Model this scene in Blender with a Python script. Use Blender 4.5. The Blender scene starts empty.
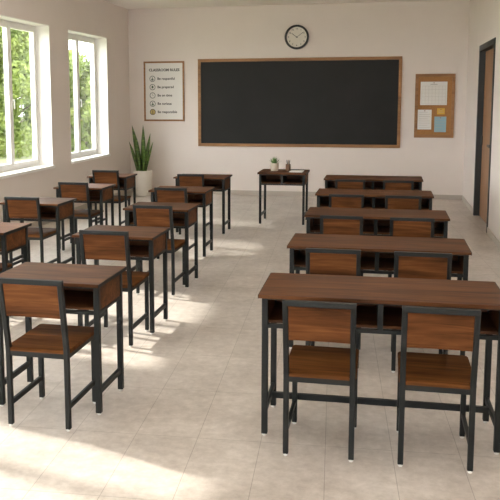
import bpy, bmesh, math, random
from mathutils import Vector, Matrix
R = math.radians
random.seed(7)
sc = bpy.context.scene
col = sc.collection

# ------------------------------------------------------------------ camera
cd = bpy.data.cameras.new('camera'); cam = bpy.data.objects.new('camera', cd); col.objects.link(cam)
cd.sensor_width = 36; cd.sensor_fit = 'HORIZONTAL'; cd.lens = 786.5 * 36 / 500
cd.shift_x = (250 - 209.77) / 500; cd.shift_y = (197.76 - 250) / 500
cd.clip_end = 300
cam.matrix_world = (Matrix.Translation((0, 0, 1.7861)) @ Matrix.Rotation(0.2182, 4, 'Z')
                    @ Matrix.Rotation(math.pi / 2 - 0.1255, 4, 'X') @ Matrix.Rotation(-0.0032, 4, 'Z'))
sc.camera = cam

# ------------------------------------------------------------------ world, sun, exposure
world = bpy.data.worlds.new('world'); sc.world = world; world.use_nodes = True
wn = world.node_tree.nodes; wl = world.node_tree.links
bg = wn['Background']; bg.inputs[0].default_value = (0.97, 0.985, 1.0, 1); bg.inputs[1].default_value = 9.0
sd = bpy.data.lights.new('sun', 'SUN'); sun = bpy.data.objects.new('sun', sd); col.objects.link(sun)
sd.energy = 7.5; sd.color = (1.0, 0.94, 0.85); sd.angle = R(2)
sun_dir = Vector((1, -0.25, -0.77))
sun.rotation_euler = sun_dir.to_track_quat('-Z', 'Y').to_euler(); sun.location = (-20, 15, 20)
vs = sc.view_settings
vs.view_transform = 'Standard'; vs.look = 'None'; vs.gamma = 1; vs.use_curve_mapping = False
vs.exposure = 0.14
sc.cycles.max_bounces = 14; sc.cycles.diffuse_bounces = 8; sc.cycles.transparent_max_bounces = 24
sc.cycles.sample_clamp_indirect = 6
sc.cycles.use_denoising = True


# ------------------------------------------------------------------ materials
def nodes(name, rough=.5, metallic=0.0, color=(.8, .8, .8, 1)):
    m = bpy.data.materials.new(name); m.use_nodes = True
    nt = m.node_tree; b = nt.nodes['Principled BSDF']
    b.inputs['Base Color'].default_value = color if len(color) == 4 else (*color, 1)
    b.inputs['Roughness'].default_value = rough; b.inputs['Metallic'].default_value = metallic
    return m, nt, b


def srgb(r, g, b):
    f = lambda c: (c / 255 / 12.92) if c / 255 <= .04045 else ((c / 255 + .055) / 1.055) ** 2.4
    return (f(r), f(g), f(b), 1)


def add(nt, t, **kw):
    n = nt.nodes.new(t)
    for k, v in kw.items():
        if k.startswith('i_'): n.inputs[k[2:].replace('_', ' ')].default_value = v
        else: setattr(n, k, v)
    return n


def ramp(nt, fac, stops):
    r = nt.nodes.new('ShaderNodeValToRGB'); e = r.color_ramp.elements
    e[0].position, e[0].color = stops[0]; e[1].position, e[1].color = stops[-1]
    for p, c in stops[1:-1]:
        x = e.new(p); x.color = c
    nt.links.new(fac, r.inputs[0]); return r


def simple(name, c, rough=.5, metallic=0, noise=0.0, scale=8, bump=0):
    m, nt, b = nodes(name, rough, metallic, c)
    if noise or bump:
        tc = add(nt, 'ShaderNodeTexCoord'); n = add(nt, 'ShaderNodeTexNoise', i_Scale=scale, i_Detail=4)
        nt.links.new(tc.outputs['Object'], n.inputs['Vector'])
        d = [max(0, x * (1 - noise)) for x in c[:3]]; u = [min(1, x * (1 + noise)) for x in c[:3]]
        r = ramp(nt, n.outputs['Fac'], [(.3, (*d, 1)), (.7, (*u, 1))])
        nt.links.new(r.outputs[0], b.inputs['Base Color'])
        if bump:
            bp = add(nt, 'ShaderNodeBump', i_Strength=bump, i_Distance=.002)
            nt.links.new(n.outputs['Fac'], bp.inputs['Height']); nt.links.new(bp.outputs[0], b.inputs['Normal'])
    return m


def wood(name, dark, mid, light, rough=.42, axis='X', spec=.5):
    m, nt, b = nodes(name, rough)
    tc = add(nt, 'ShaderNodeTexCoord'); oi = add(nt, 'ShaderNodeObjectInfo')
    off = add(nt, 'ShaderNodeVectorMath', operation='SCALE'); off.inputs[0].default_value = (7.3, 3.1, 5.7)
    nt.links.new(oi.outputs['Random'], off.inputs['Scale'])
    ad = add(nt, 'ShaderNodeVectorMath', operation='ADD')
    nt.links.new(tc.outputs['Object'], ad.inputs[0]); nt.links.new(off.outputs[0], ad.inputs[1])
    mp = add(nt, 'ShaderNodeMapping')
    s = {'X': (1.8, 36, 36), 'Z': (36, 36, 1.8)}[axis]
    mp.inputs['Scale'].default_value = s
    nt.links.new(ad.outputs[0], mp.inputs['Vector'])
    n1 = add(nt, 'ShaderNodeTexNoise', i_Scale=1.0, i_Detail=6, i_Roughness=.62, i_Distortion=.9)
    nt.links.new(mp.outputs[0], n1.inputs['Vector'])
    mp2 = add(nt, 'ShaderNodeMapping'); mp2.inputs['Scale'].default_value = {'X': (1.3, 7, 7), 'Z': (7, 7, 1.3)}[axis]
    nt.links.new(ad.outputs[0], mp2.inputs['Vector'])
    n2 = add(nt, 'ShaderNodeTexNoise', i_Scale=1.0, i_Detail=3, i_Distortion=1.0)
    nt.links.new(mp2.outputs[0], n2.inputs['Vector'])
    mx = add(nt, 'ShaderNodeMath', operation='MULTIPLY_ADD'); mx.inputs[1].default_value = .5
    nt.links.new(n1.outputs['Fac'], mx.inputs[0])
    hf = add(nt, 'ShaderNodeMath', operation='MULTIPLY'); hf.inputs[1].default_value = .5
    nt.links.new(n2.outputs['Fac'], hf.inputs[0]); nt.links.new(hf.outputs[0], mx.inputs[2])
    r = ramp(nt, mx.outputs[0], [(.33, dark), (.5, mid), (.68, light)])
    nt.links.new(r.outputs[0], b.inputs['Base Color'])
    b.inputs['Specular IOR Level'].default_value = spec
    bp = add(nt, 'ShaderNodeBump', i_Strength=.12, i_Distance=.001)
    nt.links.new(n1.outputs['Fac'], bp.inputs['Height']); nt.links.new(bp.outputs[0], b.inputs['Normal'])
    return m


M = {}
M['walnut'] = wood('walnut', srgb(50, 29, 16), srgb(84, 52, 30), srgb(112, 74, 45), .5, spec=.12)
M['walnut_seat'] = wood('walnut_seat', srgb(54, 30, 13), srgb(92, 56, 27), srgb(122, 79, 42), .62, spec=.05)
M['walnut_back'] = wood('walnut_back', srgb(53, 29, 14), srgb(91, 55, 29), srgb(121, 78, 44), .5, spec=.1)
M['door_wood'] = wood('door_wood', srgb(132, 96, 66), srgb(152, 114, 82), srgb(168, 128, 94), .5, 'Z')
M['oak_trim'] = wood('oak_trim', srgb(122, 84, 50), srgb(150, 107, 66), srgb(170, 125, 82), .5)
M['steel'] = simple('charcoal_steel', srgb(23, 26, 26), .5, 0, .08, 30)
M['steel'].node_tree.nodes['Principled BSDF'].inputs['Specular IOR Level'].default_value = .3
M['steel_door'] = simple('door_steel', srgb(42, 45, 46), .5, 0)
M['wall'] = simple('wall_paint', srgb(226, 217, 211), .9, 0, .012, 3, .05)
M['ceiling'] = simple('ceiling_paint', srgb(236, 230, 224), .95)
M['white_frame'] = simple('white_window_frame', srgb(240, 239, 236), .35)
M['reveal'] = simple('white_reveal', srgb(240, 238, 234), .7)
M['base'] = simple('baseboard_tile', srgb(186, 177, 167), .5, 0, .03, 5)
M['board'] = simple('slate_board', srgb(28, 28, 27), .5, 0, .2, 1.6)
M['board'].node_tree.nodes['Principled BSDF'].inputs['Specular IOR Level'].default_value = .25
M['black'] = simple('black_plastic', srgb(26, 26, 26), .4)
M['paper'] = simple('white_paper', srgb(228, 226, 222), .8)
M['ink'] = simple('dark_ink', srgb(60, 58, 56), .8)
M['greyink'] = simple('grey_ink', srgb(184, 180, 174), .8)
M['green_ink'] = simple('green_ink', srgb(88, 104, 92), .8)
M['gold_ink'] = simple('gold_ink', srgb(196, 176, 116), .8)
M['cork'] = simple('cork', srgb(164, 118, 72), .95, 0, .22, 120, .3)
M['yellow'] = simple('yellow_note', srgb(214, 172, 74), .8)
M['blue'] = simple('blue_note', srgb(150, 184, 196), .8)
M['pot'] = simple('white_ceramic', srgb(222, 216, 206), .45, 0, .03, 6)
M['pot_small'] = simple('beige_ceramic', srgb(205, 192, 175), .6, 0, .04, 30)
M['soil'] = simple('dark_soil', srgb(50, 38, 30), 1, 0, .3, 60)
M['cupwood'] = wood('cup_wood', srgb(66, 44, 28), srgb(90, 62, 40), srgb(112, 80, 52), .5, 'Z')
M['pencil'] = simple('pencil_paint', srgb(120, 90, 55), .5)
M['pencil_dark'] = simple('pencil_dark', srgb(50, 48, 46), .5)
M['clockface'] = simple('clock_face', srgb(226, 220, 210), .6)
M['glide'] = simple('white_plastic_glide', srgb(225, 225, 222), .5)
M['lawn'] = simple('lawn', srgb(114, 119, 82), .95, 0, .25, .6)
M['bark'] = simple('bark', srgb(60, 48, 38), .95, 0, .2, 8)


def floor_mat():
    m, nt, b = nodes('floor_tile', .3)
    tc = add(nt, 'ShaderNodeTexCoord')
    br = add(nt, 'ShaderNodeTexBrick', offset=0.0, squash=1.0)
    br.inputs['Scale'].default_value = 1; br.inputs['Mortar Size'].default_value = .0022
    br.inputs['Mortar Smooth'].default_value = .4
    br.inputs['Brick Width'].default_value = .335; br.inputs['Row Height'].default_value = .67
    br.inputs['Color1'].default_value = (1, 1, 1, 1); br.inputs['Color2'].default_value = (.955, .955, .955, 1)
    br.inputs['Mortar'].default_value = (.62, .61, .59, 1)
    mpb = add(nt, 'ShaderNodeMapping'); mpb.inputs['Rotation'].default_value = (0, 0, R(-3.5)); mpb.inputs['Location'].default_value = (.02, .1, 0)
    nt.links.new(tc.outputs['Object'], mpb.inputs[0]); nt.links.new(mpb.outputs[0], br.inputs['Vector'])
    n1 = add(nt, 'ShaderNodeTexNoise', i_Scale=2.2, i_Detail=8, i_Roughness=.65)
    n2 = add(nt, 'ShaderNodeTexNoise', i_Scale=16, i_Detail=6, i_Roughness=.7)
    for n in (n1, n2): nt.links.new(tc.outputs['Object'], n.inputs['Vector'])
    mx = add(nt, 'ShaderNodeMath', operation='ADD'); nt.links.new(n1.outputs['Fac'], mx.inputs[0]); nt.links.new(n2.outputs['Fac'], mx.inputs[1])
    hf = add(nt, 'ShaderNodeMath', operation='MULTIPLY'); hf.inputs[1].default_value = .5; nt.links.new(mx.outputs[0], hf.inputs[0])
    r = ramp(nt, hf.outputs[0], [(.34, srgb(172, 162, 153)), (.5, srgb(196, 187, 178)), (.66, srgb(218, 210, 202))])
    mul = add(nt, 'ShaderNodeMix', data_type='RGBA', blend_type='MULTIPLY'); mul.inputs[0].default_value = 1
    nt.links.new(r.outputs[0], mul.inputs[6]); nt.links.new(br.outputs['Color'], mul.inputs[7])
    nt.links.new(mul.outputs[2], b.inputs['Base Color'])
    rr = ramp(nt, n1.outputs['Fac'], [(.1, (.32, .32, .32, 1)), (.9, (.40, .40, .40, 1))])
    nt.links.new(rr.outputs[0], b.inputs['Roughness'])
    return m


M['floor'] = floor_mat()


def glass_mat():
    m = bpy.data.materials.new('window_glass'); m.use_nodes = True; nt = m.node_tree
    nt.nodes.clear()
    o = add(nt, 'ShaderNodeOutputMaterial'); t = add(nt, 'ShaderNodeBsdfTransparent'); t.inputs[0].default_value = (.96, .97, .965, 1)
    g = add(nt, 'ShaderNodeBsdfGlossy'); g.inputs['Roughness'].default_value = .02
    lw = add(nt, 'ShaderNodeLayerWeight'); lw.inputs[0].default_value = .5
    pw = add(nt, 'ShaderNodeMath', operation='POWER'); pw.inputs[1].default_value = 5; nt.links.new(lw.outputs['Facing'], pw.inputs[0])
    fr = add(nt, 'ShaderNodeMath', operation='MULTIPLY_ADD'); fr.inputs[1].default_value = .5; fr.inputs[2].default_value = .03; nt.links.new(pw.outputs[0], fr.inputs[0])
    mx = add(nt, 'ShaderNodeMixShader')
    nt.links.new(fr.outputs[0], mx.inputs[0]); nt.links.new(t.outputs[0], mx.inputs[1]); nt.links.new(g.outputs[0], mx.inputs[2])
    nt.links.new(mx.outputs[0], o.inputs[0]); return m


M['glass'] = glass_mat()


def leaf_mat(name, c1, c2, rough=.5, trans=True):
    m, nt, b = nodes(name, rough)
    tc = add(nt, 'ShaderNodeTexCoord'); n = add(nt, 'ShaderNodeTexNoise', i_Scale=1.3, i_Detail=3)
    nt.links.new(tc.outputs['Object'], n.inputs['Vector'])
    r = ramp(nt, n.outputs['Fac'], [(.35, c1), (.65, c2)])
    nt.links.new(r.outputs[0], b.inputs['Base Color'])
    if trans:
        t = add(nt, 'ShaderNodeBsdfTranslucent'); nt.links.new(r.outputs[0], t.inputs[0])
        mx = add(nt, 'ShaderNodeMixShader'); mx.inputs[0].default_value = .45
        o = nt.nodes['Material Output']
        nt.links.new(b.outputs[0], mx.inputs[1]); nt.links.new(t.outputs[0], mx.inputs[2]); nt.links.new(mx.outputs[0], o.inputs[0])
    return m


M['leaf_a'] = leaf_mat('tree_leaf_mid', srgb(96, 114, 54), srgb(140, 152, 82))
M['leaf_b'] = leaf_mat('tree_leaf_yellow', srgb(124, 134, 66), srgb(162, 168, 92))
M['leaf_c'] = leaf_mat('tree_leaf_deep', srgb(84, 106, 56), srgb(124, 140, 80))
M['succulent'] = leaf_mat('succulent_green', srgb(70, 104, 52), srgb(110, 144, 76), .45, False)


def snake_mat():
    m, nt, b = nodes('snake_plant_leaf', .4)
    tc = add(nt, 'ShaderNodeTexCoord'); mp = add(nt, 'ShaderNodeMapping'); mp.inputs['Scale'].default_value = (6, 6, 26)
    n = add(nt, 'ShaderNodeTexNoise', i_Scale=1, i_Detail=4, i_Distortion=1.2)
    nt.links.new(tc.outputs['Object'], mp.inputs[0]); nt.links.new(mp.outputs[0], n.inputs['Vector'])
    r = ramp(nt, n.outputs['Fac'], [(.35, srgb(56, 82, 30)), (.55, srgb(84, 114, 42)), (.7, srgb(124, 144, 68))])
    nt.links.new(r.outputs[0], b.inputs['Base Color']); return m


M['snake'] = snake_mat()


# ------------------------------------------------------------------ mesh helpers
class MB:
    def __init__(s): s.bm = bmesh.new()

    def box(s, lo, hi, bev=0.0):
        b = bmesh.new()
        bmesh.ops.create_cube(b, size=1)
        c = [(lo[i] + hi[i]) / 2 for i in range(3)]; d = [hi[i] - lo[i] for i in range(3)]
        for v in b.verts: v.co = Vector((c[0] + v.co.x * d[0], c[1] + v.co.y * d[1], c[2] + v.co.z * d[2]))
        if bev: bmesh.ops.bevel(b, geom=list(b.edges), offset=bev, segments=2, affect='EDGES', profile=.6)
        return s._merge(b)

    def bar(s, pts, w, h=None, bev=.003, up=Vector((0, 1, 0))):
        """rectangular tube along a polyline, mitred"""
        h = h or w; b = bmesh.new(); P = [Vector(p) for p in pts]; rings = []
        for i, p in enumerate(P):
            a = (P[i] - P[i - 1]).normalized() if i else (P[1] - P[0]).normalized()
            c = (P[i + 1] - P[i]).normalized() if i < len(P) - 1 else a
            t = (a + c).normalized(); x = t.cross(up).normalized(); y = x.cross(t).normalized()
            k = 1 / max(.3, t.dot(a))
            rings.append([b.verts.new(p + x * sx * w / 2 + y * sy * h / 2 * k) for sx, sy in ((-1, -1), (1, -1), (1, 1), (-1, 1))])
        for r0, r1 in zip(rings, rings[1:]):
            for j in range(4): b.faces.new((r0[j], r0[(j + 1) % 4], r1[(j + 1) % 4], r1[j]))
        b.faces.new(rings[0][::-1]); b.faces.new(rings[-1])
        bmesh.ops.recalc_face_normals(b, faces=b.faces)
        if bev:
            bmesh.ops.bevel(b, geom=[e for e in b.edges if len(e.link_faces) == 2 and e.calc_face_angle(0) > .6], offset=bev, segments=1, affect='EDGES')
        return s._merge(b)

    def lathe(s, prof, n=24, c=(0, 0, 0), axis='Z', closed=True):
        b = bmesh.new(); rings = []
        for r, z in prof:
            ring = []
            for k in range(n):
                a = 2 * math.pi * k / n
                if axis == 'Z': q = (c[0] + r * math.cos(a), c[1] + r * math.sin(a), c[2] + z)
                else: q = (c[0] + r * math.cos(a), c[1] + z, c[2] + r * math.sin(a))
                ring.append(b.verts.new(q))
            rings.append(ring)
        for r0, r1 in zip(rings, rings[1:]):
            for j in range(n): b.faces.new((r0[j], r0[(j + 1) % n], r1[(j + 1) % n], r1[j]))
        if closed:
            b.faces.new(rings[0]); b.faces.new(rings[-1])
        bmesh.ops.recalc_face_normals(b, faces=b.faces)
        return s._merge(b)

    def cyl(s, c, r, h, n=16, axis='Z'): return s.lathe([(r, 0), (r, h)], n, c, axis)

    def _merge(s, b):
        me = bpy.data.meshes.new('tmp'); b.to_mesh(me); b.free(); s.bm.from_mesh(me); bpy.data.meshes.remove(me); return s

    def build(s, name, mat, parent=None, loc=None, smooth=False):
        me = bpy.data.meshes.new(name); s.bm.to_mesh(me); s.bm.free()
        if smooth:
            for f in me.polygons: f.use_smooth = True
        me.materials.append(M[mat]); o = bpy.data.objects.new(name, me); col.objects.link(o)
        if parent: o.parent = parent
        if loc: o.location = loc
        return o


def tag(o, label=None, cat=None, group=None, kind=None):
    if label: o['label'] = label
    if cat: o['category'] = cat
    if group: o['group'] = group
    if kind: o['kind'] = kind
    return o


def empty(name, loc=(0, 0, 0), rz=0):
    o = bpy.data.objects.new(name, None); col.objects.link(o); o.location = loc; o.rotation_euler = (0, 0, rz); o.empty_display_size = .1
    return o


def copy_tree(o, parent=None):
    c = o.copy(); col.objects.link(c)
    if parent: c.parent = parent
    for ch in o.children: copy_tree(ch, c)
    return c


def struct(name, mb, mat, label, parent=None):
    o = mb.build(name, mat, parent); tag(o, label, None, None, 'structure'); return o


def text(name, body, size, mat, parent, loc, rot, align='LEFT', ext=.0006, bold=0.0):
    c = bpy.data.curves.new(name, 'FONT'); c.body = body; c.size = size; c.extrude = ext; c.offset = bold
    c.align_x = align; c.align_y = 'CENTER'; c.resolution_u = 3; c.materials.append(M[mat])
    o = bpy.data.objects.new(name, c); col.objects.link(o); bpy.context.view_layer.update()
    me = bpy.data.meshes.new_from_object(o.evaluated_get(bpy.context.evaluated_depsgraph_get())); me.name = name
    bpy.data.objects.remove(o)
    if not me.materials: me.materials.append(M[mat])
    o = bpy.data.objects.new(name, me); col.objects.link(o); o.parent = parent; o.location = loc; o.rotation_euler = rot
    return o


# ------------------------------------------------------------------ room shell
XL, XR, YB, YF, ZC = -4.745, 1.372, 14.38, -2.6, 3.45
WT = .31                                    # window wall thickness
Z0, Z1 = .822, 2.842
WINS = [(11.453, 13.18, 2), (9.02, 10.765, 2), (5.6, 7.75, 2), (2.3, 4.65, 5), (-1.6, .6, 2)]
ZT = {3: 3.36}  # unseen near window, head raised and bays divided to shape its floor sun patch
b = MB().box((XL - .3, YF - .3, -.12), (XR + .4, YB + .2, 0)); struct('floor', b, 'floor', 'pale beige stone tile floor with fine grout lines')
b = MB().box((XL - .3, YF - .3, ZC), (XR + .4, YB + .2, ZC + .12)); struct('ceiling', b, 'ceiling', 'plain off-white ceiling')
b = MB().box((XL - WT, YB, 0), (XR + .14, YB + .15, ZC)); struct('wall_back', b, 'wall', 'off-white end wall behind the blackboard')
# left wall with openings
b = MB(); ys = YB
for i, (y0, y1, n) in enumerate(WINS):
    zt = ZT.get(i, Z1)
    b.box((XL - WT, y1, 0), (XL, ys, ZC)); b.box((XL - WT, y0, 0), (XL, y1, Z0 - .04)); b.box((XL - WT, y0, zt), (XL, y1, ZC)); ys = y0
b.box((XL - WT, YF, 0), (XL, ys, ZC))
struct('wall_left', b, 'wall', 'off-white window wall')
# right wall with the door opening
DY0, DY1, DZ = 10.90, 12.50, 2.50
b = MB().box((XR, DY1, 0), (XR + .14, YB, ZC)).box((XR, YF, 0), (XR + .14, DY0, ZC)).box((XR, DY0, DZ), (XR + .14, DY1, ZC))
struct('wall_right', b, 'wall', 'off-white wall with the door')
# rear wall behind the viewer, with two windows added for fill light
FILL_WINS = [(-3.55, 1.15), (-.2, 1.15)]            # added rear windows, unseen, for frontal fill: centre x, half width
b = MB(); xs = XL - WT
for xc, hw_ in FILL_WINS:
    b.box((xs, YF - WT, 0), (xc - hw_, YF, ZC)).box((xc - hw_, YF - WT, 0), (xc + hw_, YF, Z0 - .04)).box((xc - hw_, YF - WT, Z1), (xc + hw_, YF, ZC)); xs = xc + hw_
b.box((xs, YF - WT, 0), (XR + .14, YF, ZC)); struct('wall_rear', b, 'wall', 'off-white wall behind the viewer')
b = MB().box((XL + .0, YB - .012, 0), (XR, YB, .085), .003); struct('baseboard_back', b, 'base', 'low pale tile skirting along the end wall')
b = MB().box((XL, YF, 0), (XL + .012, YB - .012, .085), .003); struct('baseboard_left', b, 'base', 'low pale tile skirting below the windows')
b = MB().box((XR - .012, DY1 + .06, 0), (XR, YB - .012, .085), .003).box((XR - .012, YF, 0), (XR, DY0 - .06, .085), .003)
struct('baseboard_right', b, 'base', 'low pale tile skirting along the door wall')


def window(i, loc, rz, h, n, H):
    w = empty('window_%d' % (i + 1), loc, rz); tag(w, 'white framed window, in the side wall or added behind the viewer', None, None, 'structure')
    xo, xi = -.275, -.215                      # frame depth
    def part(name, mb, mat): return mb.build(name, mat, w)
    # lining of the opening and sill board
    lin = MB(); t = .012
    lin.box((-WT, -h, 0), (.001, -h + t, H)); lin.box((-WT, h - t, 0), (.001, h, H)); lin.box((-WT, -h + t, H - t), (.001, h - t, H))
    part('reveal_lining', lin, 'reveal')
    part('window_sill', MB().box((-WT, -h - .0, -.04), (.035, h + .0, 0), .004), 'white_frame')
    f = MB(); fw = .048
    f.box((xo, -h + t, 0), (xi, -h + t + fw, H - t), .004).box((xo, h - t - fw, 0), (xi, h - t, H - t), .004)
    f.box((xo, -h + t + fw, H - t - fw), (xi, h - t - fw, H - t), .004).box((xo, -h + t + fw, 0), (xi, h - t - fw, fw), .004)
    a0, a1 = -h + t + fw, h - t - fw; cell = (a1 - a0) / n
    part('window_frame', f, 'white_frame')
    for k in range(n):
        c0, c1 = a0 + k * cell + .004, a0 + (k + 1) * cell - .004; sw = .045
        s = MB()
        s.box((xo + .01, c0, fw + .003), (xi + .018, c0 + sw, H - t - fw - .003), .004).box((xo + .01, c1 - sw, fw + .003), (xi + .018, c1, H - t - fw - .003), .004)
        s.box((xo + .01, c0 + sw, fw + .003), (xi + .018, c1 - sw, fw + sw), .004).box((xo + .01, c0 + sw, H - t - fw - sw), (xi + .018, c1 - sw, H - t - fw - .003), .004)
        so = part('sash', s, 'white_frame')
        MB().box((xo + .028, c0 + sw - .006, fw + sw - .006), (xo + .036, c1 - sw + .006, H - t - fw - sw + .006)).build('glass_pane', 'glass', so)
        yh = c0 + sw / 2 if k else c1 - sw / 2
        hd = MB().box((xi + .018, yh - .014, H * .47 - .035), (xi + .026, yh + .014, H * .47 + .035), .003)
        hd.box((xi + .026, yh - .009, H * .47 - .012), (xi + .06, yh + .009, H * .47 + .012), .003).box((xi + .045, yh - .01, H * .47 - .12), (xi + .06, yh + .01, H * .47 + .012), .004)
        if k: hd.build('window_handle', 'white_frame', so)
        else: hd.bm.free()
    return w


for i, (y0, y1, n) in enumerate(WINS):
    window(i, (XL, (y0 + y1) / 2, Z0), 0, (y1 - y0) / 2, n, ZT.get(i, Z1) - Z0)
for k, (xc, hw_) in enumerate(FILL_WINS):
    window(len(WINS) + k, (xc, YF, Z0), math.pi / 2, hw_, 2, Z1 - Z0)  # unseen rear windows, added to let in fill light

# door
d = empty('door_1', (XR, (DY0 + DY1) / 2, 0)); tag(d, 'tall wooden door in a charcoal steel frame, black lever handle', None, None, 'structure')
hd = (DY1 - DY0) / 2
f = MB(); fp = .014
for sgn in (-1, 1):
    y = sgn * hd
    f.box((-fp, min(y, y + sgn * .055), 0), (.0, max(y, y + sgn * .055), DZ + .055), .003)   # face trim
    f.box((-fp, min(y, y - sgn * .03), 0), (.14, max(y, y - sgn * .03), DZ), .003)            # jamb
f.box((-fp, -hd, DZ), (0, hd, DZ + .055), .003).box((-fp, -hd + .03, DZ - .03), (.14, hd - .03, DZ), .003)
f.build('door_frame', 'steel_door', d)
lf = MB().box((.07, -hd + .034, .008), (.115, hd - .034, DZ - .034), .003).build('door_leaf', 'door_wood', d)
hm = MB().box((.058, -hd + .095, 1.03), (.07, -hd + .155, 1.19), .003)
hm.bar([(.07, -hd + .125, 1.14), (.0, -hd + .125, 1.14), (.0, -hd + .33, 1.14)], .03, .03, .004, up=Vector((0, 0, 1)))
hm.build('door_handle', 'black', lf)
MB().box((.052, hd - .085, 1.08), (.07, hd - .036, 1.22), .003).build('hinge', 'black', lf)

# unseen ceiling luminaires over the seating, added to brighten the walls
m, nt, b_ = nodes('fill_diffuser', .6, 0, (1, .96, .9, 1)); b_.inputs['Emission Color'].default_value = (1, .95, .90, 1); b_.inputs['Emission Strength'].default_value = 9.0; M['diffuser'] = m
LAB = {-3.3: 'over the window-side desks', -.3: 'over the long desks'}
for x in (-3.3, -.3):
    for k, y in enumerate((1.6, 5.2, 8.8)):
        o = empty('fill_ceiling_light', (x, y, ZC)); tag(o, 'added flat white ceiling light ' + LAB[x] + ', ' + ['behind the rearmost desk', 'at the middle of the room', 'towards the blackboard'][k], 'ceiling light', 'added ceiling lights')
        MB().box((-.17, -.62, -.05), (.17, .62, 0), .004).build('housing', 'white_frame', o)
        MB().box((-.15, -.6, -.056), (.15, .6, -.0495)).build('diffuser', 'diffuser', o)

# ------------------------------------------------------------------ furniture prototypes
def glide(p, leg, r=.013): MB().lathe([(r * .8, 0), (r, .004), (r, .014)], 12, (p[0], p[1], 0)).build('foot_glide', 'glide', leg)


def make_desk(W, D, LW, LD, bays, cross, TH=.019):
    """W x D top, LW x LD spread of the leg centres; the open shelf faces -y. Origin on the floor under the centre."""
    t = empty('school_desk'); LEG = .032; ZT_ = .75; zu = ZT_ - TH
    MB().box((-W / 2, -D / 2, zu), (W / 2, D / 2, ZT_), .003).build('tabletop', 'walnut', t)
    for s in (-1, 1):
        eb = MB(); eb.box((min(s * W / 2, s * (W / 2 + .003)), -D / 2 + .002, zu - .002), (max(s * W / 2, s * (W / 2 + .003)), D / 2 - .002, ZT_ - .001), .001)
        eb.build('edge_band', 'steel', t)
    x, y = LW / 2, LD / 2
    for sx, sy in ((-1, -1), (1, -1), (1, 1), (-1, 1)):
        l = MB().box((sx * x - LEG / 2, sy * y - LEG / 2, .012), (sx * x + LEG / 2, sy * y + LEG / 2, zu - .001), .003).build('leg', 'steel', t)
        glide((sx * x, sy * y), l)
    sb = .588                                # bottom of the shelf box
    fr = MB()
    for yy in (-y, y):
        fr.box((-x + LEG / 2, yy - LEG / 2 + .002, zu - .018), (x - LEG / 2, yy + LEG / 2 - .004, zu - .001), .002)
        fr.box((-x + LEG / 2, yy - LEG / 2 + .002, sb - .02), (x - LEG / 2, yy + LEG / 2 - .004, sb), .002)
    for xx in (-x, x):
        fr.box((xx - .012, -y + LEG / 2, zu - .014), (xx + .012, y - LEG / 2, zu - .001), .002)
        fr.box((xx - .012, -y + LEG / 2, sb - .02), (xx + .012, y - LEG / 2, sb - .002), .002)
    fr.build('frame_rail', 'steel', t)
    MB().box((-x + .012, -y + .014, sb), (x - .012, y - .002, sb + .014), .001).build('shelf', 'walnut', t)
    for s in (-1, 1):
        MB().box((s * x - .009, -y + LEG / 2, sb - .001), (s * x + .009, y - LEG / 2, zu - .015), .001).build('side_panel', 'walnut_back', t)
    MB().box((-x + LEG / 2, y - .008, sb + .014), (x - LEG / 2, y + .006, zu - .018), .001).build('back_panel', 'walnut', t)
    for k in range(1, bays):
        xx = -x + 2 * x * k / bays
        MB().box((xx - .014, -y - .013, sb), (xx + .014, y - .01, zu - .016), .002).build('divider', 'steel', t)
    for s in (-1, 1):
        MB().box((s * x - .011, -y + LEG / 2 - .001, .115), (s * x + .011, y - LEG / 2 + .001, .147), .003).build('stretcher', 'steel', t)
    if cross: MB().box((-x + .011, .026, .115), (x - .011, .05, .147), .003).build('cross_bar', 'steel', t)
    return t


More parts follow.
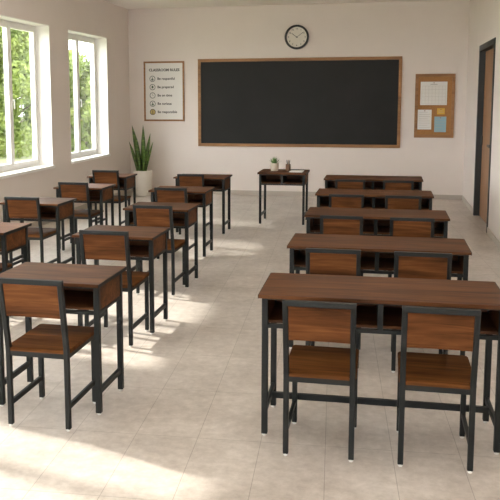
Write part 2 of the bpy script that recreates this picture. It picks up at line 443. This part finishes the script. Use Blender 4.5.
def make_chair():
    """Origin on the floor under the middle of the rear legs; the seat runs to +y."""
    t = empty('school_chair'); W, D, T = .352, .40, .027; x = W / 2 - T / 2; HS = .42; HT = .818; lean = .065
    ytop = -lean
    for s in (-1, 1):
        l = MB().bar([(s * x, 0, .012), (s * x, 0, HS + .01), (s * x, ytop, HT - .012)], T, T).build('leg', 'steel', t); glide((s * x, 0), l, .012)
        l = MB().box((s * x - T / 2, D - T / 2, .012), (s * x + T / 2, D + T / 2, HS - .016), .003).build('leg', 'steel', t); glide((s * x, D), l, .012)
    MB().box((-x - T / 2, ytop - T / 2 + .001, HT - .027), (x + T / 2, ytop + T / 2 + .002, HT), .003).build('top_rail', 'steel', t)
    fr = MB()
    for yy in (0, D): fr.box((-x + T / 2 - .001, yy - .011, HS - .03), (x - T / 2 + .001, yy + .011, HS - .002), .002)
    for s in (-1, 1): fr.box((s * x - .011, T / 2, HS - .03), (s * x + .011, D + T / 2, HS - .002), .002)
    fr.build('seat_frame', 'steel', t)
    # seat board with rounded front corners and notches kept clear of the rear posts
    b = bmesh.new(); pts = [(-x + T / 2 + .001, -.012), (x - T / 2 - .001, -.012), (x - T / 2 - .001, T / 2 + .002), (W / 2 + .004, T / 2 + .002)]
    yf = D + .042; r = .02
    for k in range(5): a = k / 4 * math.pi / 2; pts.append((W / 2 + .004 - r + r * math.cos(a), yf - r + r * math.sin(a)))
    pts += [(-px, py) for px, py in reversed(pts[2:])]
    vs_ = [b.verts.new((px, py, HS - .002)) for px, py in pts]; f = b.faces.new(vs_)
    ex = bmesh.ops.extrude_face_region(b, geom=[f]); top = [v for v in ex['geom'] if isinstance(v, bmesh.types.BMVert)]
    for v in top: v.co.z += .02
    bmesh.ops.recalc_face_normals(b, faces=b.faces)
    bmesh.ops.bevel(b, geom=[e for e in b.edges if all(v.co.z > HS + .01 for v in e.verts)], offset=.004, segments=2, affect='EDGES')
    m = MB(); m._merge(b); m.build('seat', 'walnut_seat', t)
    # back board: a slightly dished panel between the posts, following their lean
    b = bmesh.new(); n = 8; z0, z1 = .612, HT - .027; w = x - T / 2 + .001; g = []
    for z in (z0, z1):
        yc = ytop * (z - HS - .01) / (HT - .012 - HS - .01)
        for side in (-.008, .008):
            g.append([b.verts.new((-w + 2 * w * k / n, yc + side + .006 * (1 - (2 * k / n - 1) ** 2), z)) for k in range(n + 1)])
    a0, a1, c0, c1 = g
    for k in range(n):
        b.faces.new((a0[k], a0[k + 1], c0[k + 1], c0[k])); b.faces.new((a1[k + 1], a1[k], c1[k], c1[k + 1]))
        b.faces.new((a0[k + 1], a0[k], a1[k], a1[k + 1])); b.faces.new((c0[k], c0[k + 1], c1[k + 1], c1[k]))
    b.faces.new((a0[0], c0[0], c1[0], a1[0])); b.faces.new((a0[n], a1[n], c1[n], c0[n]))
    bmesh.ops.recalc_face_normals(b, faces=b.faces)
    m = MB(); m._merge(b); m.build('backrest', 'walnut_back', t)
    sb = MB()
    for s in (-1, 1):
        MB().box((s * x - .009, T / 2 - .001, .115), (s * x + .009, D - T / 2 + .001, .142), .002).build('stretcher', 'steel', t)
    sb.bm.free()
    return t


ORD = ['front', 'second', 'third', 'fourth', 'fifth']
# long desks of the door-side block: near edge left corner x, near edge y
TW, TD = 1.2336, .533
LONG = [(-.745, 10.13), (-.712, 8.484), (-.671, 6.906), (-.646, 5.413), (-.63, 3.924)]
LCH = [((-.385, 9.57), (.175, 9.57)), ((-.36, 8.08), (.2, 8.08)), ((-.33, 6.60), (.238, 6.60)), ((-.305, 5.12), (.257, 5.12)), ((-.285, 3.765), (.277, 3.765))]
LN = ['long two-seat walnut desk directly facing the blackboard, frontmost of its row',
      'long two-seat walnut desk, second from the blackboard in the door-side row',
      'long two-seat walnut desk in the middle of the door-side row of five',
      'long two-seat walnut desk, fourth from the blackboard, just ahead of the rearmost long desk',
      'rearmost long two-seat walnut desk, fully in view with both chairs before it']
LK = ['frontmost long desk, by the blackboard', 'second long desk from the blackboard', 'middle long desk of the five', 'fourth long desk from the blackboard', 'rearmost long desk']
proto = make_desk(TW, TD, 1.18, .395, 4, True); used = False
cproto = make_chair(); cused = False


def put_chair(x, y, label, group, rz=0.0, sz=1.0):
    global cused
    o = copy_tree(cproto) if cused else cproto
    cused = True; o.location = (x, y, 0); o.rotation_euler = (0, 0, rz); o.scale = (1 if sz == 1 else 1.035, 1, sz); tag(o, label, 'chair', group)


for k, (x, y) in enumerate(LONG):
    o = copy_tree(proto) if k else proto
    o.location = (x + TW / 2 + (.012 if k == 4 else 0), y + TD / 2, 0)
    o.scale.z = 1.015
    if k == 4: o.rotation_euler.z = R(1); o.scale.z = 1.045
    tag(o, LN[k], 'desk', 'long two-seat desks in the door-side row')
    put_chair(*LCH[k][0], 'walnut chair at the window-side seat of the ' + LK[k], 'chairs at the long desks')
    put_chair(*LCH[k][1], 'walnut chair at the door-side seat of the ' + LK[k], 'chairs at the long desks')

# single desks: far right corner of the near edge
SW, SD = .662, .495
AISLE = [(-2.012, 9.997), (-1.925, 8.467), (-1.765, 7.024), (-1.668, 5.55), (-1.519, 4.0)]
ACH = [(-2.43, 9.88, 1.0), (-2.265, 8.3, 1.002), (-2.01, 6.76, 1.025), (-1.925, 5.27, 1.05), (-1.80, 3.81, 1.035)]
AN = ['small single walnut desk next to the aisle, frontmost of five, nearest the blackboard',
      'small single walnut desk next to the aisle, second from the blackboard',
      'small single walnut desk in the middle of the five along the aisle',
      'small single walnut desk next to the aisle, fourth from the blackboard',
      'rearmost small walnut desk next to the aisle, whole top and shelf in view']
AK = ['frontmost small desk along the aisle', 'second small aisle desk from the blackboard', 'middle small desk of the five along the aisle', 'fourth small aisle desk from the blackboard', 'rearmost small desk along the aisle']
sproto = make_desk(SW, SD, .602, .38, 1, False)
for k, (x, y) in enumerate(AISLE):
    o = copy_tree(sproto) if k else sproto
    kx = [1.05, 1, .96, .97, 1][k]; o.scale.x = kx; o.scale.z = 1.028 if k == 4 else 1.01
    o.location = (x - SW / 2 * kx, y + SD / 2, 0); tag(o, AN[k], 'desk', 'single desks along the aisle')
    put_chair(*ACH[k][:2], 'walnut chair tucked into the ' + AK[k], 'chairs at the aisle desks', 0, ACH[k][2])
WROW = [(-3.33, 9.886), (-3.185, 8.57), (-3.125, 7.172), (-2.864, 5.528)]
WCH = [(-3.585, 9.87, 1.04), (-3.495, 8.54, 1.015), (-3.465, 7.15, 1.015), (-3.14, 5.40, 1.03)]
WN_ = ['small single walnut desk under the windows, frontmost, near the tall potted plant',
       'small single walnut desk under the windows, second from the potted plant',
       'small single walnut desk under the windows, third from the potted plant',
       'small single walnut desk cut off by the photo edge, sunlit pale top']
WK = ['frontmost small desk under the windows', 'second small window desk from the potted plant', 'third small window desk from the potted plant', 'small desk cut off by the photo edge']
for k, (x, y) in enumerate(WROW):
    o = copy_tree(sproto)
    kx = [.83, .9, .95, 1][k]; o.scale.x = kx
    o.location = (x - SW / 2 * kx, y + SD / 2, 0); tag(o, WN_[k], 'desk', 'single desks under the windows')
    put_chair(*WCH[k][:2], 'walnut chair tucked into the ' + WK[k], 'chairs at the window desks', 0, WCH[k][2])

# the teacher's desk
td = make_desk(.68, .58, .615, .47, 2, False, .027); td.name = 'teacher_desk'
TX, TY = -1.055 - .34, 10.94 + .29
td.location = (TX, TY, 0); tag(td, 'small walnut desk standing alone before the blackboard with a potted plant on top', 'desk')

# ------------------------------------------------------------------ on the end wall
yw = YB
# blackboard
o = empty('blackboard', ((-3.401 + .277) / 2, yw, 1.706)); tag(o, 'wide black chalkboard in a brown wooden frame on the end wall', 'blackboard')
hw, hh, fw = 3.678 / 2, 1.606 / 2, .055
MB().box((-hw + .02, -.018, -hh + .02), (hw - .02, 0, hh - .02)).build('board_surface', 'board', o)
f = MB().box((-hw, -.035, hh - fw), (hw, 0, hh), .004).box((-hw, -.035, -hh), (hw, 0, -hh + fw), .004)
f.box((-hw, -.035, -hh + fw), (-hw + fw, 0, hh - fw), .004).box((hw - fw, -.035, -hh + fw), (hw, 0, hh - fw), .004)
f.build('frame', 'oak_trim', o)

# poster
o = empty('classroom_rules_poster', (-4.058, yw, 1.922)); tag(o, 'framed white classroom rules poster above the tall potted plant', 'poster')
hw, hh, fw = .393, .557, .032
MB().box((-hw + .01, -.012, -hh + .01), (hw - .01, 0, hh - .01)).build('sheet', 'paper', o)
f = MB().box((-hw, -.025, hh - fw), (hw, 0, hh), .003).box((-hw, -.025, -hh), (hw, 0, -hh + fw), .003)
f.box((-hw, -.025, -hh + fw), (-hw + fw, 0, hh - fw), .003).box((hw - fw, -.025, -hh + fw), (hw, 0, hh - fw), .003)
f.build('frame', 'oak_trim', o)
rx = (math.pi / 2, 0, 0)
text('heading_text', 'CLASSROOM RULES', .067, 'ink', o, (0.005, -.013, .395), rx, 'CENTER', bold=.0022)
RUL = ['Be respectful', 'Be prepared', 'Be on time', 'Be curious', 'Be responsible']
for k, s in enumerate(RUL):
    z = .235 - k * .155
    text('rule_text', s, .064, 'ink', o, (-.13, -.013, z), rx, bold=.0014)
    ic = MB().lathe([(.046, 0), (.056, 0), (.056, -.002), (.046, -.002), (.046, 0)], 28, (-.225, -.0125, z), 'Y', False)
    io = ic.build('icon_ring', 'green_ink' if k < 4 else 'ink', o)
    if k == 4: MB().lathe([(.001, 0), (.046, 0), (.046, -.0008), (.001, -.0008)], 24, (-.225, -.0122, z), 'Y').build('icon_fill', 'gold_ink', io)
    g = MB()
    if k in (0, 3): g.cyl((-.225, -.0145, z + .013), .012, .0012, 14, 'Y').box((-.245, -.0145, z - .032), (-.205, -.0133, z - .003))
    elif k == 1: g.box((-.243, -.0145, z - .022), (-.207, -.0133, z + .018)).box((-.236, -.0145, z + .018), (-.214, -.0133, z + .026))
    elif k == 2: g.box((-.2275, -.0145, z), (-.2225, -.0133, z + .032)).box((-.2275, -.0145, z - .003), (-.204, -.0133, z + .003))
    else: g.box((-.23, -.0145, z - .03), (-.22, -.0133, z + .03)).box((-.242, -.0145, z - .03), (-.208, -.0133, z - .022))
    g.build('icon_symbol', 'green_ink' if k < 4 else 'ink', io)

# clock
o = empty('wall_clock', (-1.575, yw, 2.875)); tag(o, 'round white wall clock with black rim above the blackboard', 'clock')
MB().lathe([(.18, 0), (.217, 0), (.217, -.045), (.21, -.05), (.186, -.05), (.18, -.04), (.18, -.02)], 64, (0, 0, 0), 'Y', False).build('rim', 'black', o, smooth=False)
fo = MB().lathe([(.001, -.018), (.182, -.018), (.182, -.001), (.001, -.001)], 64, (0, 0, 0), 'Y').build('face', 'clockface', o)
for k in range(1, 13):
    a = math.pi / 2 - k * math.pi / 6
    text('numeral', str(k), .042, 'ink', fo, (.147 * math.cos(a), -.019, .147 * math.sin(a)), rx, 'CENTER', bold=.0004)


def hand(name, deg, ln, w, y):
    m = MB(); a = R(90 - deg); dx, dz = math.cos(a), math.sin(a)
    m.bar([(-dx * .02, y, -dz * .02), (dx * ln, y, dz * ln)], w, .003, 0, up=Vector((0, 1, 0))); m.build(name, 'black', o)


hand('hour_hand', 306, .115, .009, -.024); hand('minute_hand', 54, .15, .007, -.028)
MB().cyl((0, -.032, 0), .01, .013, 16, 'Y').build('hub', 'black', o)

# cork board and its notes
o = empty('cork_board', (.845, yw, 1.645)); tag(o, 'brown cork notice board between blackboard and door', 'notice board')
hw, hh, fw = .335, .555, .05
MB().box((-hw + .01, -.014, -hh + .01), (hw - .01, 0, hh - .01)).build('cork_surface', 'cork', o)
f = MB().box((-hw, -.026, hh - fw), (hw, 0, hh), .003).box((-hw, -.026, -hh), (hw, 0, -hh + fw), .003)
f.box((-hw, -.026, -hh + fw), (-hw + fw, 0, hh - fw), .003).box((hw - fw, -.026, -hh + fw), (hw, 0, hh - fw), .003)
f.build('frame', 'oak_trim', o)


def note(name, x0, z0, x1, z1, mat, label, cat, lines):
    n = empty(name, ((x0 + x1) / 2, yw - .0155, (z0 + z1) / 2)); tag(n, label, cat)
    w, h = (x1 - x0) / 2, (z1 - z0) / 2
    b = bmesh.new(); N = 6; rows = []
    for j in range(N + 1):
        zz = -h + 2 * h * j / N; yy = -.004 * (1 - j / N) ** 2
        rows.append([b.verts.new((sx * w, yy + dy, zz)) for sx, dy in ((-1, 0), (1, 0), (1, -.0008), (-1, -.0008))])
    for r0, r1 in zip(rows, rows[1:]):
        for q in range(4): b.faces.new((r0[q], r0[(q + 1) % 4], r1[(q + 1) % 4], r1[q]))
    b.faces.new(rows[0][::-1]); b.faces.new(rows[-1]); bmesh.ops.recalc_face_normals(b, faces=b.faces)
    m = MB(); m._merge(b); m.build('sheet', mat, n)
    g = MB(); lines(g, w, h); g.build('print', 'greyink', n)
    MB().lathe([(.002, 0), (.006, -.006), (.009, -.008), (.009, -.013), (.001, -.014)], 12, (0, 0, h - .02), 'Y').build('push_pin', 'oak_trim', n)


def grid_lines(g, w, h):
    g.box((-.06, -.0062, h - .052), (.06, -.0052, h - .04))
    for k in range(8):
        x = -w + .025 + (2 * w - .05) * k / 7; g.box((x - .0012, -.006, -h + .025), (x + .0012, -.0052, h - .075))
    for k in range(6):
        z = -h + .025 + (2 * h - .1) * k / 5; g.box((-w + .025, -.006, z - .0012), (w - .025, -.0052, z + .0012))


def text_lines(n):
    def f(g, w, h):
        for k in range(n):
            z = h - .045 - (2 * h - .08) * k / max(1, n - 1); g.box((-w + .022, -.006, z - .0022), (w * (.8 if k % 3 else .45), -.0052, z + .0022))
    return f


note('calendar_sheet', .60, 1.66, 1.05, 2.065, 'paper', 'large white calendar sheet at the top of the cork board', 'paper', grid_lines)
note('notice_sheet', .565, 1.235, .80, 1.58, 'paper', 'white printed sheet in the lower cork board, beside the blue one', 'paper', text_lines(8))
note('sticky_note', .89, 1.50, 1.02, 1.605, 'yellow', 'small yellow note above the blue sheet on the cork board', 'paper', text_lines(2))
note('blue_sheet', .85, 1.19, 1.05, 1.46, 'blue', 'pale blue sheet pinned under the yellow note on the cork board', 'paper', text_lines(5))

# ------------------------------------------------------------------ plants and things on the teacher's desk
def blade_leaf(bm, base, az, lean, length, width, twist=0, curl=.0):
    """one thick upright pointed leaf"""
    n = 12; rings = []
    d = Vector((math.cos(az), math.sin(az), 0)); side = Vector((-math.sin(az + twist), math.cos(az + twist), 0)); nrm = Vector((math.cos(az + twist), math.sin(az + twist), 0))
    for i in range(n + 1):
        u = i / n; p = Vector(base) + d * (lean * (u ** 1.4) + curl * u ** 3) + Vector((0, 0, length * u))
        w = width * (.62 + .38 * math.sin(min(1, u * 1.5) * math.pi / 2)) * (1 - max(0, (u - .45) / .55) ** 1.8) + .001
        th = .004 * (1 - u) + .001
        rings.append([bm.verts.new(p + side * w * a + nrm * (b_ * th + .18 * w * (a * a))) for a, b_ in ((-1, 0), (0, 1), (1, 0), (0, -1))])
    for r0, r1 in zip(rings, rings[1:]):
        for j in range(4): bm.faces.new((r0[j], r0[(j + 1) % 4], r1[(j + 1) % 4], r1[j]))
    bm.faces.new(rings[0][::-1]); bm.faces.new(rings[-1])


px, py = -4.357, 13.93
o = empty('snake_plant', (px, py, 0)); tag(o, 'tall snake plant in a white cylindrical pot in the room corner', 'plant')
pot = MB().lathe([(.001, 0), (.155, 0), (.163, .01), (.172, .46), (.17, .468), (.158, .468), (.155, .45), (.150, .43)], 40).build('pot', 'pot', o, smooth=True)
MB().lathe([(.001, .425), (.152, .43), (.152, .42), (.001, .415)], 28).build('soil', 'soil', o)
# (x lean, height, base x, base y, width)
# leaves: azimuth picks the direction of lean
LV = [(-.15, .885, -.055, .0, .05, .25), (.012, .89, .012, -.03, .052, -.15), (.11, .735, .035, .02, .036, .3), (.165, .585, .055, -.02, .034, -.3), (-.16, .585, -.095, -.02, .034, .2),
      (.0, .62, -.02, .05, .036, .5), (.03, .46, .03, -.06, .034, .1), (-.04, .40, -.05, -.05, .03, -.3)]
for lx, h, bx_, by_, w, tw in LV:
    b = bmesh.new(); az = 0 if lx >= 0 else math.pi
    blade_leaf(b, (bx_, by_, .42), az + random.uniform(-.2, .2), abs(lx), h, w, math.pi / 2 + tw - (0 if lx >= 0 else math.pi))
    bmesh.ops.recalc_face_normals(b, faces=b.faces); m = MB(); m._merge(b); m.build('leaf', 'snake', o, smooth=True)

zt = .75
o = empty('potted_succulent', (TX - .14, TY + .02, zt)); tag(o, 'small spiky green plant in a beige pot on the lone desk', 'plant')
MB().lathe([(.001, 0), (.05, 0), (.054, .004), (.06, .105), (.058, .109), (.05, .109), (.048, .09)], 28).build('pot', 'pot_small', o, smooth=True)
MB().lathe([(.001, .09), (.049, .09), (.049, .082), (.001, .082)], 20).build('soil', 'soil', o)
b = bmesh.new()
for k in range(22):
    az = k * 2.39996; q = k / 21
    blade_leaf(b, (.012 * math.cos(az), .012 * math.sin(az), .088), az, .085 * (1 - q) + .01, .055 + .065 * q, .0095, math.pi / 2 * 0)
bmesh.ops.recalc_face_normals(b, faces=b.faces); m = MB(); m._merge(b); m.build('foliage', 'succulent', o, smooth=True)

o = empty('pencil_cup', (TX + .055, TY + .03, zt)); tag(o, 'round brown pencil cup beside the small plant on the lone desk', 'cup')
MB().lathe([(.001, 0), (.034, 0), (.036, .003), (.036, .095), (.033, .096), (.032, .09), (.032, .006), (.001, .005)], 28).build('cup', 'cupwood', o, smooth=False)
for k, (dx, dy, lx, ly, mt, lb) in enumerate([(-.012, .006, -.020, .008, 'pencil_dark', 'dark pencil tilting towards the succulent in the pencil cup'), (.002, -.01, .004, -.016, 'pencil', 'upright brown pencil in the middle of the pencil cup'), (.013, .006, .022, .01, 'pencil_dark', 'dark pencil tilting away from the succulent in the pencil cup')]):
    q = empty('pencil', (TX + .055, TY + .03, zt)); tag(q, lb, 'pencil', 'pencils in the cup')
    a, c = Vector((dx * .3, dy * .3, .008)), Vector((lx, ly, .15)); u = (c - a).normalized()
    MB().bar([a, c], .011, .011, .001).build('barrel', mt, q)
    MB().bar([c, c + u * .012], .0045, .0045, 0).build('tip', 'pencil', q)


def book(name, x0, y0, x1, y1, z, h, cover, label, rz):
    n = empty(name, ((x0 + x1) / 2, (y0 + y1) / 2, z), rz); tag(n, label, 'notebook'); w, d = (x1 - x0) / 2, (y1 - y0) / 2
    c = MB().box((-w, -d, 0), (w, d, .003), .001).box((-w, -d, h - .003), (w, d, h), .001).box((-w, d - .003, .003), (w, d, h - .003), .0005)
    c.build('cover', cover, n); MB().box((-w + .003, -d + .003, .003), (w - .003, d - .004, h - .003)).build('pages', 'paper', n)


book('notebook', TX + .10, TY - .03, TX + .285, TY + .12, zt, .018, 'pencil_dark', 'dark covered notebook at the back of the lone desk', R(3))
book('notebook', TX + .095, TY - .19, TX + .28, TY - .06, zt, .012, 'paper', 'white notebook lying in front of the dark one on the lone desk', R(-3))

# ------------------------------------------------------------------ outside
b = MB().box((-60, -30, -.5), (XL - WT - .3, 90, -.35)); o = b.build('lawn', 'lawn'); tag(o, 'green lawn outside the windows', None, None, 'structure')


def tree(name, x, y, h, crown_r, crown_z0, n, mat, label, squash=1.0, seed=1):
    rnd = random.Random(seed)
    t = empty(name, (x, y, -.35)); tag(t, label, 'tree', 'trees outside the windows')
    m = MB(); m.lathe([(.16, 0), (.11, .4), (.09, crown_z0 + .6), (.05, h * .8)], 10); 
    for k in range(7):
        a = rnd.uniform(0, 6.28); z = crown_z0 + rnd.uniform(-.1, .5) * (h - crown_z0)
        m.bar([(0, 0, max(.3, z)), (math.cos(a) * crown_r * .35, math.sin(a) * crown_r * .35, z + .5), (math.cos(a) * crown_r * .7, math.sin(a) * crown_r * .7, z + .9)], .05, .05, 0, up=Vector((.01, .02, 1)))
    m.build('trunk', 'bark', t)
    cl = []
    for k in range(44):
        a = rnd.uniform(0, 6.28); u = rnd.random() ** .6; q = rnd.random(); prof = math.sin(math.pi * (.12 + .8 * q)) ** .7
        cl.append((math.cos(a) * crown_r * u * prof, math.sin(a) * crown_r * u * prof, crown_z0 + (h - crown_z0) * q, crown_r * rnd.uniform(.2, .42)))
    vs_, fs = [], []
    for k in range(n):
        cx, cy, cz, r = rnd.choice(cl)
        v = Vector((rnd.gauss(0, 1), rnd.gauss(0, 1), rnd.gauss(0, 1))); v = v.normalized() * r * rnd.uniform(.35, 1.05)
        c = Vector((cx, cy, cz)) + v; s = rnd.uniform(.05, .1)
        ax = Vector((rnd.gauss(0, 1), rnd.gauss(0, 1), rnd.gauss(0, 1))).normalized(); bx2 = ax.orthogonal().normalized()
        i0 = len(vs_); vs_ += [c - ax * s * 1.4, c + bx2 * s * .6, c + ax * s * 1.4, c - bx2 * s * .6]; fs.append((i0, i0 + 1, i0 + 2, i0 + 3))
    me = bpy.data.meshes.new('foliage'); me.from_pydata(vs_, [], fs); me.materials.append(M[mat])
    f = bpy.data.objects.new('foliage', me); col.objects.link(f); f.parent = t


tree('leafy_tree', -13.9, 27.5, 6.0, 2.0, .2, 26000, 'leaf_a', 'tall leafy green tree filling most of the nearer visible window', seed=3)
tree('leafy_tree', -18.6, 32.5, 6.0, 2.0, .3, 14000, 'leaf_b', 'yellow-green tree at the edge of the nearer visible window', seed=5)
tree('leafy_tree', -14.0, 32.2, 6.6, 1.1, .2, 14000, 'leaf_b', 'narrow bright tree in the first pane of the farther window', seed=8)
tree('leafy_tree', -9.75, 24.2, 3.3, 1.2, .0, 20000, 'leaf_a', 'low round tree under open sky in the farther window', seed=12)
tree('leafy_tree', -17.4, 36.5, 5.6, 2.6, .2, 16000, 'leaf_c', 'deep green tree standing behind the tall leafy tree', seed=14)
tree('leafy_tree', -20.5, 26.0, 6.5, 2.2, .5, 9000, 'leaf_a', 'broad tree out on the lawn beside the tall leafy tree', seed=17)
tree('leafy_tree', -10.6, 36.5, 4.0, 1.7, .1, 9000, 'leaf_b', 'small pale tree at the building end beyond the farther window', seed=20)
tree('garden_shrub', -13.4, 39.6, 3.2, 1.4, .05, 12000, 'leaf_b', 'rounded pale shrub on the lawn behind the two bright trees', seed=23)
tree('garden_shrub', -16.3, 29.6, 2.6, 1.0, .05, 12000, 'leaf_b', 'rounded shrub at the foot of the tall leafy tree', seed=29)
tree('leafy_tree', -12.3, 13.6, 9.6, 2.3, 5.2, 4200, 'leaf_a', 'unseen tall tree added close outside the windows to shade the farther end of the room', seed=31)  # out-of-view tree added to break up the sun patches at the far end
tree('garden_shrub', -13.9, 35.0, 3.6, .9, .05, 9000, 'leaf_c', 'deep green rounded shrub seen low through the farther window', seed=37)
